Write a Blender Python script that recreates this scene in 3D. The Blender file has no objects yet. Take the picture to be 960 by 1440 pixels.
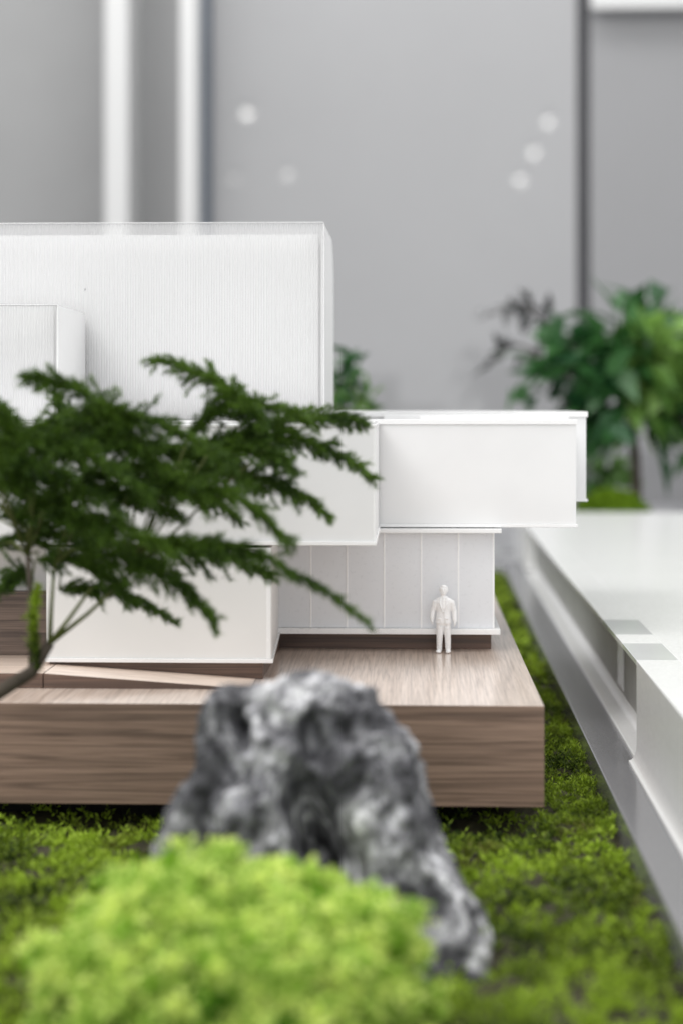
import bpy, bmesh, math, random
import numpy as np
from mathutils import Vector, Matrix, noise as mnoise

S = 0.001                      # every coordinate below is in millimetres
R = math.radians
C = bpy.context.scene.collection
sc = bpy.context.scene
random.seed(7)
rng = np.random.default_rng(11)

# ------------------------------------------------------------------ camera
cam_d = bpy.data.cameras.new('camera')
cam = bpy.data.objects.new('camera', cam_d)
C.objects.link(cam)
cam.location = (0, -1.0, 0.130)
cam.rotation_euler = (R(90), 0, math.atan(100 / 2700))
cam_d.sensor_fit = 'HORIZONTAL'
cam_d.sensor_width = 36
cam_d.lens = 36 * 2700 / 960
cam_d.shift_y = -152 / 960
cam_d.clip_start = 0.02
cam_d.clip_end = 60
cam_d.dof.use_dof = True
cam_d.dof.focus_distance = 0.955
cam_d.dof.aperture_fstop = 9.6
cam_d.dof.aperture_blades = 0
sc.camera = cam

# ------------------------------------------------------------------ room light
world = bpy.data.worlds.new('World')
sc.world = world
world.use_nodes = True
bg = world.node_tree.nodes['Background']
bg.inputs[0].default_value = (0.97, 0.985, 1.0, 1)
bg.inputs[1].default_value = 0.64


def area(name, loc, target, size, power, color=(1, 1, 1), size_y=None):
    d = bpy.data.lights.new(name, 'AREA')
    d.shape = 'RECTANGLE'
    d.size = size
    d.size_y = size_y or size
    d.energy = power
    d.color = color
    o = bpy.data.objects.new(name, d)
    C.objects.link(o)
    o.location = loc
    v = Vector(target) - Vector(loc)
    o.rotation_euler = v.to_track_quat('-Z', 'Y').to_euler()
    return o


area('fill_behind_camera', (0, -6.2, 1.25), (0, 0, 1.25), 5.6, 75, (1.0, 1.0, 1.0), 3.5)  # unseen fill added to light the glazing and facades from the front
area('fill_light_left', (-1.1, -0.6, 1.85), (0.1, -0.1, -0.05), 1.0, 20, (1.0, 0.985, 0.965))  # added fill for the left-facing side of the display block
area('ceiling_light', (0.65, 0.2, 1.5), (0.0, 0.0, 0), 1.2, 14, (1.0, 0.985, 0.965))
area('key_light_behind_camera', (-1.6, -3.4, 4.2), (0, 0, 0.0), 3.2, 75, (1.0, 0.985, 0.97))  # added front key that brightens the facades, kept out of the wall's reflection
area('ceiling_light_by_wall', (-0.2, 1.85, 1.75), (0, 2.5, 0.3), 1.8, 14, (1, 1, 1), 0.4)

sc.view_settings.view_transform = 'Standard'
sc.view_settings.look = 'None'
sc.view_settings.gamma = 1
sc.view_settings.exposure = 0.12
sc.view_settings.use_curve_mapping = False
sc.render.engine = 'CYCLES'
sc.cycles.use_denoising = True
sc.cycles.max_bounces = 8
sc.cycles.transparent_max_bounces = 16
sc.cycles.sample_clamp_indirect = 12


# ------------------------------------------------------------------ materials
def new_mat(name):
    m = bpy.data.materials.new(name)
    m.use_nodes = True
    nt = m.node_tree
    return m, nt, nt.nodes['Principled BSDF'], nt.nodes['Material Output']


def node(nt, kind, **kw):
    n = nt.nodes.new(kind)
    for k, v in kw.items():
        setattr(n, k, v)
    return n


def coords(nt, scale=(1, 1, 1), rot=(0, 0, 0), which='Object'):
    tc = node(nt, 'ShaderNodeTexCoord')
    mp = node(nt, 'ShaderNodeMapping')
    mp.inputs['Scale'].default_value = scale
    mp.inputs['Rotation'].default_value = rot
    nt.links.new(tc.outputs[which], mp.inputs[0])
    return mp.outputs[0]


def noise_tex(nt, vec, scale, detail=4, rough=0.55, dist=0.0):
    n = node(nt, 'ShaderNodeTexNoise')
    n.inputs['Scale'].default_value = scale
    n.inputs['Detail'].default_value = detail
    n.inputs['Roughness'].default_value = rough
    n.inputs['Distortion'].default_value = dist
    nt.links.new(vec, n.inputs['Vector'])
    return n.outputs['Fac']


def ramp(nt, fac, stops):
    r = node(nt, 'ShaderNodeValToRGB')
    e = r.color_ramp.elements
    while len(e) < len(stops):
        e.new(0.5)
    for i, (p, col) in enumerate(stops):
        e[i].position = p
        e[i].color = (*col, 1) if len(col) == 3 else col
    nt.links.new(fac, r.inputs[0])
    return r.outputs[0]


def mix(nt, fac, a, b, mode='MIX'):
    n = node(nt, 'ShaderNodeMix', data_type='RGBA', blend_type=mode)
    for sock, v in ((0, fac), (6, a), (7, b)):
        if hasattr(v, 'is_output'):
            nt.links.new(v, n.inputs[sock])
        else:
            n.inputs[sock].default_value = v if sock == 0 else (*v, 1)
    return n.outputs[2]


def bump(nt, bsdf, height, strength, dist):
    b = node(nt, 'ShaderNodeBump')
    b.inputs['Strength'].default_value = strength
    b.inputs['Distance'].default_value = dist
    nt.links.new(height, b.inputs['Height'])
    nt.links.new(b.outputs[0], bsdf.inputs['Normal'])


def plastic(name, col, rough=0.38, var=0.03, spec=0.5, sss=0.0):
    """white acrylic sheet with faint handling marks in the gloss"""
    m, nt, b, out = new_mat(name)
    v = coords(nt)
    n1 = noise_tex(nt, v, 28, 3)
    n2 = noise_tex(nt, v, 420, 5, 0.7)
    c1 = tuple(x * (1 - var) for x in col)
    nt.links.new(ramp(nt, n1, [(0.35, c1), (0.65, col)]), b.inputs['Base Color'])
    nt.links.new(ramp(nt, n2, [(0.3, (rough * 0.8,) * 3), (0.75, (min(1, rough * 1.25),) * 3)]), b.inputs['Roughness'])
    b.inputs['Specular IOR Level'].default_value = spec
    if sss:
        b.inputs['Subsurface Weight'].default_value = sss
        b.inputs['Subsurface Radius'].default_value = (1, 1, 1)
        b.inputs['Subsurface Scale'].default_value = 0.002
    return m


M = {}
M['white'] = plastic('white_acrylic', (0.765, 0.765, 0.765), 0.36)
M['white_warm'] = plastic('white_matt_acrylic', (0.735, 0.732, 0.72), 0.45)
M['white_edge'] = plastic('polished_white_edge', (0.82, 0.82, 0.82), 0.25, 0.01)
M['mullion'] = plastic('white_mullion', (0.93, 0.93, 0.93), 0.3, 0.01)
M['frost'] = plastic('frosted_glazing', (0.77, 0.782, 0.805), 0.3, 0.03, 0.5)
M['figure'] = plastic('white_resin', (0.92, 0.92, 0.92), 0.5, 0.01, 0.4)
M['plinth_white'] = plastic('white_lacquer', (0.85, 0.85, 0.845), 0.22, 0.02, 0.5)
M['rim'] = plastic('pale_grey_acrylic_rim', (0.77, 0.77, 0.78), 0.1, 0.03, 0.6)


def sheet(name, col, alpha, rough=0.2):
    m, nt, b, out = new_mat(name)
    b.inputs['Base Color'].default_value = (*col, 1)
    b.inputs['Roughness'].default_value = rough
    tr = node(nt, 'ShaderNodeBsdfTransparent')
    tl = node(nt, 'ShaderNodeBsdfTranslucent')
    tl.inputs[0].default_value = (*col, 1)
    m1 = node(nt, 'ShaderNodeMixShader')
    m1.inputs[0].default_value = 0.35
    nt.links.new(b.outputs[0], m1.inputs[1])
    nt.links.new(tl.outputs[0], m1.inputs[2])
    m2 = node(nt, 'ShaderNodeMixShader')
    m2.inputs[0].default_value = alpha
    nt.links.new(tr.outputs[0], m2.inputs[1])
    nt.links.new(m1.outputs[0], m2.inputs[2])
    nt.links.new(m2.outputs[0], out.inputs[0])
    return m


M['ribbed'] = sheet('clear_ribbed_acrylic', (0.90, 0.90, 0.905), 0.36)
M['rim_clear'] = sheet('clear_acrylic_rim', (0.86, 0.86, 0.87), 0.84, 0.06)
M['rim_milky'] = sheet('milky_acrylic_rim', (0.92, 0.92, 0.92), 0.93, 0.12)
M['clear'] = sheet('clear_acrylic', (0.86, 0.86, 0.87), 0.30, 0.1)


def wood(name, axis, light, mid, dark, rough, gloss=0.5, flecks=True, coat=0.0, lines=0.6, soft=0.0):
    """open-pored veneer; the grain runs along axis (0 = x, 1 = y)"""
    m, nt, b, out = new_mat(name)
    st = [1.0, 1.0, 1.0]
    st[axis] = 0.035
    v = coords(nt, st)
    n1 = noise_tex(nt, v, 150, 4, 0.55, 0.8)
    st2 = [1.0, 1.0, 1.0]
    st2[axis] = 0.045
    v2 = coords(nt, st2)
    n2 = noise_tex(nt, v2, 620, 4, 0.6)
    v3 = coords(nt, (1, 1, 1))
    n3 = noise_tex(nt, v3, 14, 3)
    base = ramp(nt, n1, [(0.30, dark), (0.44, mid), (0.54, light), (0.62, mid), (0.74, light)])
    pores = ramp(nt, n2, [(0.30, (0.45, 0.40, 0.37)), (0.46, (1, 1, 1))])
    c = mix(nt, 0.5 if flecks else 0.3, base, pores, 'MULTIPLY')
    c = mix(nt, 0.35, c, ramp(nt, n3, [(0.3, (0.72, 0.7, 0.68)), (0.7, (1.0, 1.0, 1.0))]), 'MULTIPLY')
    # dark cathedral streaks
    st4 = [1.0, 1.0, 1.0]
    st4[axis] = 0.022
    n4 = noise_tex(nt, coords(nt, st4), 62, 3, 0.5, 0.5)
    one = (1, 1, 1)
    ln = (0.32, 0.29, 0.28)
    n5 = noise_tex(nt, coords(nt, st4), 900, 3, 0.6)
    c = mix(nt, lines, c, ramp(nt, n4, [(0.375, one), (0.395, ln), (0.41, one), (0.455, one), (0.48, ln), (0.492, one), (0.545, one), (0.565, ln), (0.59, one), (0.65, one), (0.67, ln), (0.70, one)]), 'MULTIPLY')
    c = mix(nt, 0.5, c, ramp(nt, n5, [(0.32, (0.45, 0.43, 0.42)), (0.6, one)]), 'MULTIPLY')
    nt.links.new(c, b.inputs['Base Color'])
    b.inputs['Roughness'].default_value = rough
    b.inputs['Specular IOR Level'].default_value = gloss
    b.inputs['Coat Weight'].default_value = coat
    b.inputs['Coat Roughness'].default_value = 0.17
    bump(nt, b, n2, 0.25, 0.0003)
    return m


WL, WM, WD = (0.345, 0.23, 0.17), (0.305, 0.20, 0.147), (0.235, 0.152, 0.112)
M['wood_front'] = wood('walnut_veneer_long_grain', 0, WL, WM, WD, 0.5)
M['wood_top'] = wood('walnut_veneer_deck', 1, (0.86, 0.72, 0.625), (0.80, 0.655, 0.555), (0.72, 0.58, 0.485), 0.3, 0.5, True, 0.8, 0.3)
M['wood_ramp'] = wood('pale_veneer', 0, (0.98, 0.83, 0.72), (0.92, 0.76, 0.65), (0.85, 0.68, 0.57), 0.35, 0.5, False, 0.3, 0.15)
M['wood_dark'] = wood('dark_walnut_plinth', 0, (0.19, 0.115, 0.085), (0.14, 0.085, 0.06), (0.08, 0.048, 0.035), 0.45)


def simple(name, col, rough, metal=0.0, spec=0.5, nscale=0, var=0.1):
    m, nt, b, out = new_mat(name)
    b.inputs['Roughness'].default_value = rough
    b.inputs['Metallic'].default_value = metal
    b.inputs['Specular IOR Level'].default_value = spec
    if nscale:
        n = noise_tex(nt, coords(nt), nscale, 5, 0.65)
        nt.links.new(ramp(nt, n, [(0.3, tuple(x * (1 - var) for x in col)), (0.7, tuple(x * (1 + var) for x in col))]), b.inputs['Base Color'])
    else:
        b.inputs['Base Color'].default_value = (*col, 1)
    return m


M['black'] = simple('black_underside', (0.015, 0.014, 0.013), 0.8, 0, 0.2, 60, 0.2)
M['steel'] = simple('grey_polished_stone', (0.20, 0.20, 0.21), 0.17, 0.0, 0.6, 900, 0.12)
M['wall_glass'] = simple('grey_back_painted_glass', (0.34, 0.34, 0.346), 0.02, 0, 0.55, 1.2, 0.05)
M['wall_glass_dark'] = simple('darker_grey_back_painted_glass', (0.26, 0.26, 0.266), 0.02, 0, 0.55, 1.2, 0.05)
M['wall_grey'] = simple('grey_plaster', (0.33, 0.33, 0.33), 0.7, 0, 0.3, 2, 0.06)
M['gap'] = simple('dark_joint', (0.06, 0.06, 0.065), 0.6, 0, 0.3, 5, 0.1)
M['bluegap'] = simple('blue_grey_trim', (0.12, 0.14, 0.17), 0.5, 0, 0.3, 5, 0.1)
M['column'] = simple('white_painted_steel', (0.64, 0.64, 0.635), 0.45, 0, 0.4, 4, 0.02)
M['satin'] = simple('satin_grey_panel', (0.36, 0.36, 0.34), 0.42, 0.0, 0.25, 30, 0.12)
M['soil'] = simple('dark_soil', (0.035, 0.028, 0.018), 0.9, 0, 0.1, 300, 0.5)
M['bark'] = simple('brown_bark', (0.075, 0.062, 0.048), 0.8, 0, 0.2, 120, 0.3)
M['stem'] = simple('green_stem', (0.11, 0.13, 0.035), 0.6, 0, 0.3, 200, 0.3)
M['speck'] = simple('dark_speck', (0.05, 0.05, 0.05), 0.7, 0, 0.2, 200, 0.2)


def leaf(name, dark, light, trans=0.3, rough=0.5, scale=60, spec=0.3, brown=0.0, gain=1.0):
    m, nt, b, out = new_mat(name)
    geo = node(nt, 'ShaderNodeNewGeometry')
    n = noise_tex(nt, coords(nt), scale, 3)
    add = node(nt, 'ShaderNodeMath', operation='ADD')
    mul = node(nt, 'ShaderNodeMath', operation='MULTIPLY')
    mul.inputs[1].default_value = 0.45
    nt.links.new(geo.outputs['Random Per Island'], mul.inputs[0])
    nt.links.new(mul.outputs[0], add.inputs[0])
    sub = node(nt, 'ShaderNodeMath', operation='SUBTRACT')
    sub.inputs[1].default_value = 0.22 + 0.5 * (gain - 1)
    gn = node(nt, 'ShaderNodeMath', operation='MULTIPLY')
    gn.inputs[1].default_value = gain
    nt.links.new(n, gn.inputs[0])
    nt.links.new(gn.outputs[0], sub.inputs[0])
    nt.links.new(sub.outputs[0], add.inputs[1])
    col = ramp(nt, add.outputs[0], [(0.18, dark), (0.75, light)])
    if brown:
        nb_ = noise_tex(nt, coords(nt), 30, 4, 0.6)
        col = mix(nt, ramp(nt, nb_, [(0.58, (0, 0, 0)), (0.68, (brown,) * 3)]), col, (0.13, 0.10, 0.035))
    nt.links.new(col, b.inputs['Base Color'])
    b.inputs['Roughness'].default_value = rough
    b.inputs['Specular IOR Level'].default_value = spec
    tl = node(nt, 'ShaderNodeBsdfTranslucent')
    nt.links.new(col, tl.inputs[0])
    mx = node(nt, 'ShaderNodeMixShader')
    mx.inputs[0].default_value = trans
    nt.links.new(b.outputs[0], mx.inputs[1])
    nt.links.new(tl.outputs[0], mx.inputs[2])
    nt.links.new(mx.outputs[0], out.inputs[0])
    return m


M['moss'] = leaf('green_moss', (0.022, 0.045, 0.004), (0.40, 0.57, 0.045), 0.25, 0.6, 26, 0.3, 0.75, 1.9)
M['mound'] = leaf('lime_moss', (0.19, 0.42, 0.006), (0.90, 1.0, 0.32), 0.3, 0.6, 120, 0.3, 0.0, 1.7)
M['fern'] = leaf('dark_fern_needles', (0.010, 0.036, 0.004), (0.115, 0.21, 0.022), 0.25, 0.5, 45)
M['tree_leaf'] = leaf('glossy_tree_leaf', (0.03, 0.11, 0.02), (0.24, 0.42, 0.09), 0.3, 0.35, 9, 0.5)
M['tree_leaf_dark'] = leaf('deep_green_leaf', (0.010, 0.06, 0.022), (0.06, 0.18, 0.045), 0.25, 0.35, 9, 0.5)
M['pale_leaf'] = leaf('pale_green_leaf', (0.12, 0.26, 0.07), (0.26, 0.45, 0.14), 0.35, 0.4, 12)
M['ball_moss'] = leaf('bright_moss_ball', (0.10, 0.20, 0.008), (0.26, 0.42, 0.02), 0.3, 0.6, 40)


def rock_mat():
    m, nt, b, out = new_mat('grey_limestone')
    v = coords(nt)
    n1 = noise_tex(nt, v, 34, 8, 0.62, 0.8)
    n2 = noise_tex(nt, coords(nt, (1.6, 1, 0.45)), 60, 6, 0.65, 1.5)
    n3 = noise_tex(nt, v, 420, 4, 0.7)
    c1 = ramp(nt, n1, [(0.35, (0.03, 0.03, 0.034)), (0.46, (0.12, 0.12, 0.13)), (0.555, (0.42, 0.42, 0.435)), (0.66, (0.88, 0.88, 0.89))])
    c2 = ramp(nt, n2, [(0.36, (0.22, 0.22, 0.23)), (0.52, (0.9, 0.9, 0.9)), (0.68, (1.5, 1.5, 1.5))])
    c = mix(nt, 0.8, c1, c2, 'MULTIPLY')
    n6 = noise_tex(nt, v, 170, 3, 0.6)
    c = mix(nt, 0.8, c, ramp(nt, n6, [(0.34, (0.25, 0.25, 0.26)), (0.5, (0.9, 0.9, 0.9)), (0.66, (1.9, 1.9, 1.9))]), 'MULTIPLY')
    n4 = noise_tex(nt, v, 22, 3)
    c = mix(nt, ramp(nt, n4, [(0.56, (0, 0, 0)), (0.72, (0.35, 0.35, 0.35))]), c, (0.11, 0.13, 0.07))
    nt.links.new(c, b.inputs['Base Color'])
    b.inputs['Roughness'].default_value = 0.75
    b.inputs['Specular IOR Level'].default_value = 0.35
    bump(nt, b, n3, 0.5, 0.0012)
    return m


M['rock'] = rock_mat()


def ground_mat():
    m, nt, b, out = new_mat('ground_soil_and_gravel')
    v = coords(nt)
    vo = node(nt, 'ShaderNodeTexVoronoi')
    vo.inputs['Scale'].default_value = 45
    nt.links.new(v, vo.inputs['Vector'])
    grav = ramp(nt, vo.outputs['Color'], [(0.2, (0.20, 0.20, 0.21)), (0.8, (0.42, 0.42, 0.43))])
    soil = ramp(nt, noise_tex(nt, v, 240, 5, 0.7), [(0.3, (0.018, 0.016, 0.008)), (0.7, (0.06, 0.055, 0.02))])
    sep = node(nt, 'ShaderNodeSeparateXYZ')
    nt.links.new(v, sep.inputs[0])
    mr = node(nt, 'ShaderNodeMapRange')
    mr.inputs['From Min'].default_value = 1.05
    mr.inputs['From Max'].default_value = 1.10
    nt.links.new(sep.outputs['Y'], mr.inputs['Value'])
    nt.links.new(mix(nt, mr.outputs[0], soil, grav), b.inputs['Base Color'])
    b.inputs['Roughness'].default_value = 0.85
    bump(nt, b, vo.outputs['Distance'], 0.6, 0.01)
    return m


M['ground'] = ground_mat()


# ------------------------------------------------------------------ helpers
def link(name, me, mat, parent=None, smooth=False):
    o = bpy.data.objects.new(name, me)
    C.objects.link(o)
    mats = mat if isinstance(mat, (list, tuple)) else [mat]
    if not me.materials:
        for mm in mats:
            me.materials.append(M[mm] if isinstance(mm, str) else mm)
    if parent is not None:
        o.parent = parent
        o.matrix_parent_inverse = parent.matrix_world.inverted()
    if smooth:
        me.polygons.foreach_set('use_smooth', [True] * len(me.polygons))
    return o


def thing(name, label, cat, loc=(0, 0, 0), group=None):
    o = bpy.data.objects.new(name, None)
    C.objects.link(o)
    o.empty_display_size = 0.01
    o.location = Vector(loc) * S
    o.matrix_world = Matrix.Translation(Vector(loc) * S)
    tag(o, label, cat, group)
    return o


def tag(o, label=None, cat=None, group=None, kind=None):
    for k, v in (('label', label), ('category', cat), ('group', group), ('kind', kind)):
        if v:
            o[k] = v
    return o


def prism_bm(poly, z0, z1, bev=0.0, seg=2):
    """vertical prism over a plan polygon (mm)"""
    bm = bmesh.new()
    lo = [bm.verts.new(Vector((x, y, z0)) * S) for x, y in poly]
    hi = [bm.verts.new(Vector((x, y, z1)) * S) for x, y in poly]
    n = len(poly)
    bm.faces.new(lo[::-1])
    bm.faces.new(hi)
    for i in range(n):
        bm.faces.new((lo[i], lo[(i + 1) % n], hi[(i + 1) % n], hi[i]))
    bmesh.ops.recalc_face_normals(bm, faces=bm.faces)
    if bev:
        bmesh.ops.bevel(bm, geom=bm.edges[:], offset=bev * S, segments=seg, affect='EDGES', profile=0.5)
    return bm


def finish(bm, name):
    me = bpy.data.meshes.new(name)
    bm.to_mesh(me)
    bm.free()
    return me


def box(name, x0, x1, y0, y1, z0, z1, mat, parent=None, bev=0.18):
    return link(name, finish(prism_bm([(x0, y0), (x1, y0), (x1, y1), (x0, y1)], z0, z1, bev), name), mat, parent)


def prism(name, poly, z0, z1, mat, parent=None, bev=0.18):
    return link(name, finish(prism_bm(poly, z0, z1, bev), name), mat, parent)


def mesh_np(name, verts, faces, mat, parent=None, smooth=False):
    """verts (n,3) in mm, faces (m,k) with constant k"""
    me = bpy.data.meshes.new(name)
    v = np.asarray(verts, dtype=np.float32) * S
    f = np.asarray(faces, dtype=np.int32)
    k = f.shape[1]
    me.vertices.add(len(v))
    me.vertices.foreach_set('co', v.ravel())
    me.loops.add(f.size)
    me.loops.foreach_set('vertex_index', f.ravel())
    me.polygons.add(len(f))
    me.polygons.foreach_set('loop_start', np.arange(len(f), dtype=np.int32) * k)
    me.update(calc_edges=True)
    me.validate()
    return link(name, me, mat, parent, smooth)


def tube_bm(bm, pts, radii, n=8):
    """tapered tube through pts (mm) added to bm"""
    pts = [Vector(p) for p in pts]
    rings = []
    for i, p in enumerate(pts):
        a = pts[max(0, i - 1)]
        b = pts[min(len(pts) - 1, i + 1)]
        t = (b - a).normalized()
        u = t.cross(Vector((0, 1, 0.01))).normalized()
        w = t.cross(u)
        r = radii[i]
        rings.append([bm.verts.new((p + u * r * math.cos(2 * math.pi * k / n) + w * r * math.sin(2 * math.pi * k / n)) * S) for k in range(n)])
    for a, b in zip(rings, rings[1:]):
        for k in range(n):
            bm.faces.new((a[k], a[(k + 1) % n], b[(k + 1) % n], b[k]))
    bm.faces.new(rings[0][::-1])
    bm.faces.new(rings[-1])


def curve_pts(p, n):
    """quadratic through three control points (passes the middle one)"""
    p0, p1, p2 = [np.array(q, float) for q in p]
    c = 2 * p1 - 0.5 * (p0 + p2)
    t = np.linspace(0, 1, n)[:, None]
    return (1 - t) ** 2 * p0 + 2 * (1 - t) * t * c + t * t * p2


def blob_mesh(name, parts, voxel, smooth_it=2):
    """union of closed pieces through a voxel remesh; parts add to a bmesh"""
    bm = bmesh.new()
    for fn in parts:
        fn(bm)
    bmesh.ops.recalc_face_normals(bm, faces=bm.faces)
    me = finish(bm, name + '_source')
    o = bpy.data.objects.new(name + '_source', me)
    C.objects.link(o)
    md = o.modifiers.new('remesh', 'REMESH')
    md.mode = 'VOXEL'
    md.voxel_size = voxel * S
    if smooth_it:
        sm = o.modifiers.new('smooth', 'SMOOTH')
        sm.iterations = smooth_it
        sm.factor = 0.5
    dg = bpy.context.evaluated_depsgraph_get()
    res = bpy.data.meshes.new_from_object(o.evaluated_get(dg))
    bpy.data.objects.remove(o)
    bpy.data.meshes.remove(me)
    res.name = name
    return res


def ell(c, r, rot=(0, 0, 0), sub=3):
    def f(bm):
        q = Matrix.Translation(Vector(c) * S) @ Matrix.Rotation(rot[2], 4, 'Z') @ Matrix.Rotation(rot[1], 4, 'Y') @ Matrix.Rotation(rot[0], 4, 'X') @ Matrix.Diagonal((r[0] * S, r[1] * S, r[2] * S, 1))
        bmesh.ops.create_icosphere(bm, subdivisions=sub, radius=1, matrix=q)
    return f


def cap(pts, radii, n=14):
    def f(bm):
        tube_bm(bm, pts, radii, n)
        for p, r in zip(pts, radii):
            bmesh.ops.create_icosphere(bm, subdivisions=2, radius=1, matrix=Matrix.Translation(Vector(p) * S) @ Matrix.Diagonal((r * S, r * S, r * S, 1)))
    return f


def vnoise(P, scale, octaves=1, seed=0.0):
    """perlin noise at points (n,3)"""
    out = np.empty(len(P))
    off = Vector((seed, seed * 1.7, seed * 0.3))
    for i, p in enumerate(P):
        v = Vector(p) * scale + off
        out[i] = mnoise.noise(v) if octaves == 1 else mnoise.fractal(v, 1.0, 2.0, octaves)
    return out


# ------------------------------------------------------------------ the setting: ground and back wall
def moss_h(x, y):
    """height of the moss carpet (mm) on arrays"""
    h = 3.0 * np.sin(x * 0.071 + 1.3 * np.sin(y * 0.043)) * np.sin(y * 0.083 + 0.6)
    h += 3.0 * np.sin(x * 0.19 + y * 0.11 + 1.0) * np.sin(y * 0.23 - x * 0.07)
    h += 1.9 * np.sin(x * 0.43 - y * 0.31) * np.sin(y * 0.52 + x * 0.21 + 2)
    front = np.clip((-200 - y) / 120, 0, 1)
    strip = np.clip((x - 52) / 8, 0, 1) * np.clip((y + 176) / 10, 0, 1)
    h = h + front * (3.4 * np.sin(x * 0.105 + 2.1 * np.sin(y * 0.06 + 1)) * np.sin(y * 0.12 + 0.5 * np.sin(x * 0.09)))
    return -56 + 1.0 * h + front * 3.0 + strip * 2.0


gx = np.concatenate([[-2500, -1200, -600], np.linspace(-320, 140, 93), [300, 700, 1500, 2500]])
gy = np.concatenate([[-900, -700], np.linspace(-620, 300, 185), np.linspace(320, 1060, 60), [1200, 1600, 2100, 2650]])
GX, GY = np.meshgrid(gx, gy)
inside = np.clip((GX + 330) / 60, 0, 1) * np.clip((160 - GX) / 30, 0, 1) * np.clip((1080 - GY) / 40, 0, 1) * np.clip((GY + 690) / 40, 0, 1)
GZ = moss_h(GX, GY) * inside + (-54) * (1 - inside) - 2.0
nx, ny = len(gx), len(gy)
idx = np.arange(nx * ny).reshape(ny, nx)
fq = np.stack([idx[:-1, :-1], idx[:-1, 1:], idx[1:, 1:], idx[1:, :-1]], -1).reshape(-1, 4)
g = mesh_np('ground', np.stack([GX, GY, GZ], -1).reshape(-1, 3), fq, 'ground', smooth=True)
tag(g, 'dark soil bed of the display with pale grey gravel at its far end', 'ground', kind='structure')

wt = thing('back_wall', 'wide grey glass panelled wall at the back of the room', 'wall', (0, 2600, -56))
tag(wt, kind='structure')
box('wall_panel', -378, 306, 2600, 2612, -56, 1350, 'wall_glass', wt, 1)
box('wall_panel', 331, 1900, 2600, 2612, -56, 1350, 'wall_glass_dark', wt, 1)
box('wall_panel', -1900, -398, 2612, 2624, -56, 1350, 'wall_grey', wt, 1)
box('joint', 306.5, 330.5, 2606, 2630, -56, 1350, 'gap', wt, 0)
box('joint', -397.5, -378.5, 2590, 2630, -56, 1350, 'bluegap', wt, 0)
hr = box('light_band', 328, 1200, 2545, 2565, 858, 905, 'column', None, 2)  # white box standing in for a bright band of light on the wall
tag(hr, 'white strip standing in for a bright band of light at the top right of the grey wall', 'light band')


def column(x0, x1, depth, label):
    t = thing('column', label, 'column', ((x0 + x1) / 2, 2400, -56), 'white columns by the back wall')
    box('shaft', x0, x1, 2400, 2400 + depth, -46, 1350, 'column', t, 3)
    box('base_plate', x0 - 8, x1 + 8, 2392, 2408 + depth, -56, -46.2, 'column', t, 1)


column(-548, -506, 140, 'thicker white column, left of the two in front of the grey wall')
column(-413, -384, 90, 'slimmer white column beside the blue grey joint of the wall')

# round downlights in the ceiling behind the camera, mirrored in the glass wall
for i, (x, y, r, lab) in enumerate([
        (658, -3148, 22, 'round white ceiling downlight, nearest the wall in the right row'),
        (657, -4280, 25, 'round white ceiling downlight in the middle of the right row'),
        (656, -5575, 28, 'round white ceiling downlight, farthest from the wall in the right row'),
        (-778, -2844, 22, 'round white ceiling downlight, nearest the wall in the left row'),
        (-742, -5232, 26, 'round white ceiling downlight, farther back in the left row'),
        (-1076, -5400, 24, 'round dim ceiling downlight at the far left of the ceiling')]):
    t = thing('ceiling_downlight', lab, 'downlight', (x, y, 1500), 'downlights in the ceiling')
    m, nt, b, out = new_mat('lamp_glow')
    b.inputs['Base Color'].default_value = (0.9, 0.9, 0.9, 1)
    b.inputs['Emission Color'].default_value = (1, 0.98, 0.95, 1)
    b.inputs['Emission Strength'].default_value = (16, 16, 16, 22, 10, 6)[i]
    ring = [(x + r * math.cos(k * math.pi / 12), y + r * math.sin(k * math.pi / 12)) for k in range(24)]
    ring2 = [(x + (r + 8) * math.cos(k * math.pi / 12), y + (r + 8) * math.sin(k * math.pi / 12)) for k in range(24)]
    bmx = bmesh.new()
    bmesh.ops.create_icosphere(bmx, subdivisions=3, radius=1, matrix=Matrix.Translation(Vector((x, y, 1500)) * S) @ Matrix.Diagonal((r * S, r * S, r * S, 1)))
    link('bulb', finish(bmx, 'bulb'), m, t, True)
    prism('housing', ring2, 1500 + r * 0.6, 1500 + r * 0.6 + 40, 'column', t, 0)

# ------------------------------------------------------------------ the model
mdl = thing('architectural_model', 'white acrylic house model with ribbed tower on a walnut slab', 'model', (-120, 40, -56))

# walnut slab: long grain on the front, cross-laid veneer on the deck
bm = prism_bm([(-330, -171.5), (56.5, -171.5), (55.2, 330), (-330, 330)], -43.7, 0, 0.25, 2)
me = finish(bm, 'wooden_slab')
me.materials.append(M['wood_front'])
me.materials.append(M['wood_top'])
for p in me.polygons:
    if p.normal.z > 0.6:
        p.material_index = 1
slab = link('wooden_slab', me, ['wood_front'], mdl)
box('support', -300, 30, -130, 300, -75, -43.9, 'black', mdl, 0)

# ramp with landing
bm = bmesh.new()


def poly_prism_xz(bm, pts, y0, y1):
    a = [bm.verts.new(Vector((x, y0, z)) * S) for x, z in pts]
    b = [bm.verts.new(Vector((x, y1, z)) * S) for x, z in pts]
    n = len(pts)
    bm.faces.new(a)
    bm.faces.new(b[::-1])
    for i in range(n):
        bm.faces.new((a[i], b[i], b[(i + 1) % n], a[(i + 1) % n]))
    bmesh.ops.recalc_face_normals(bm, faces=bm.faces)


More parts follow.
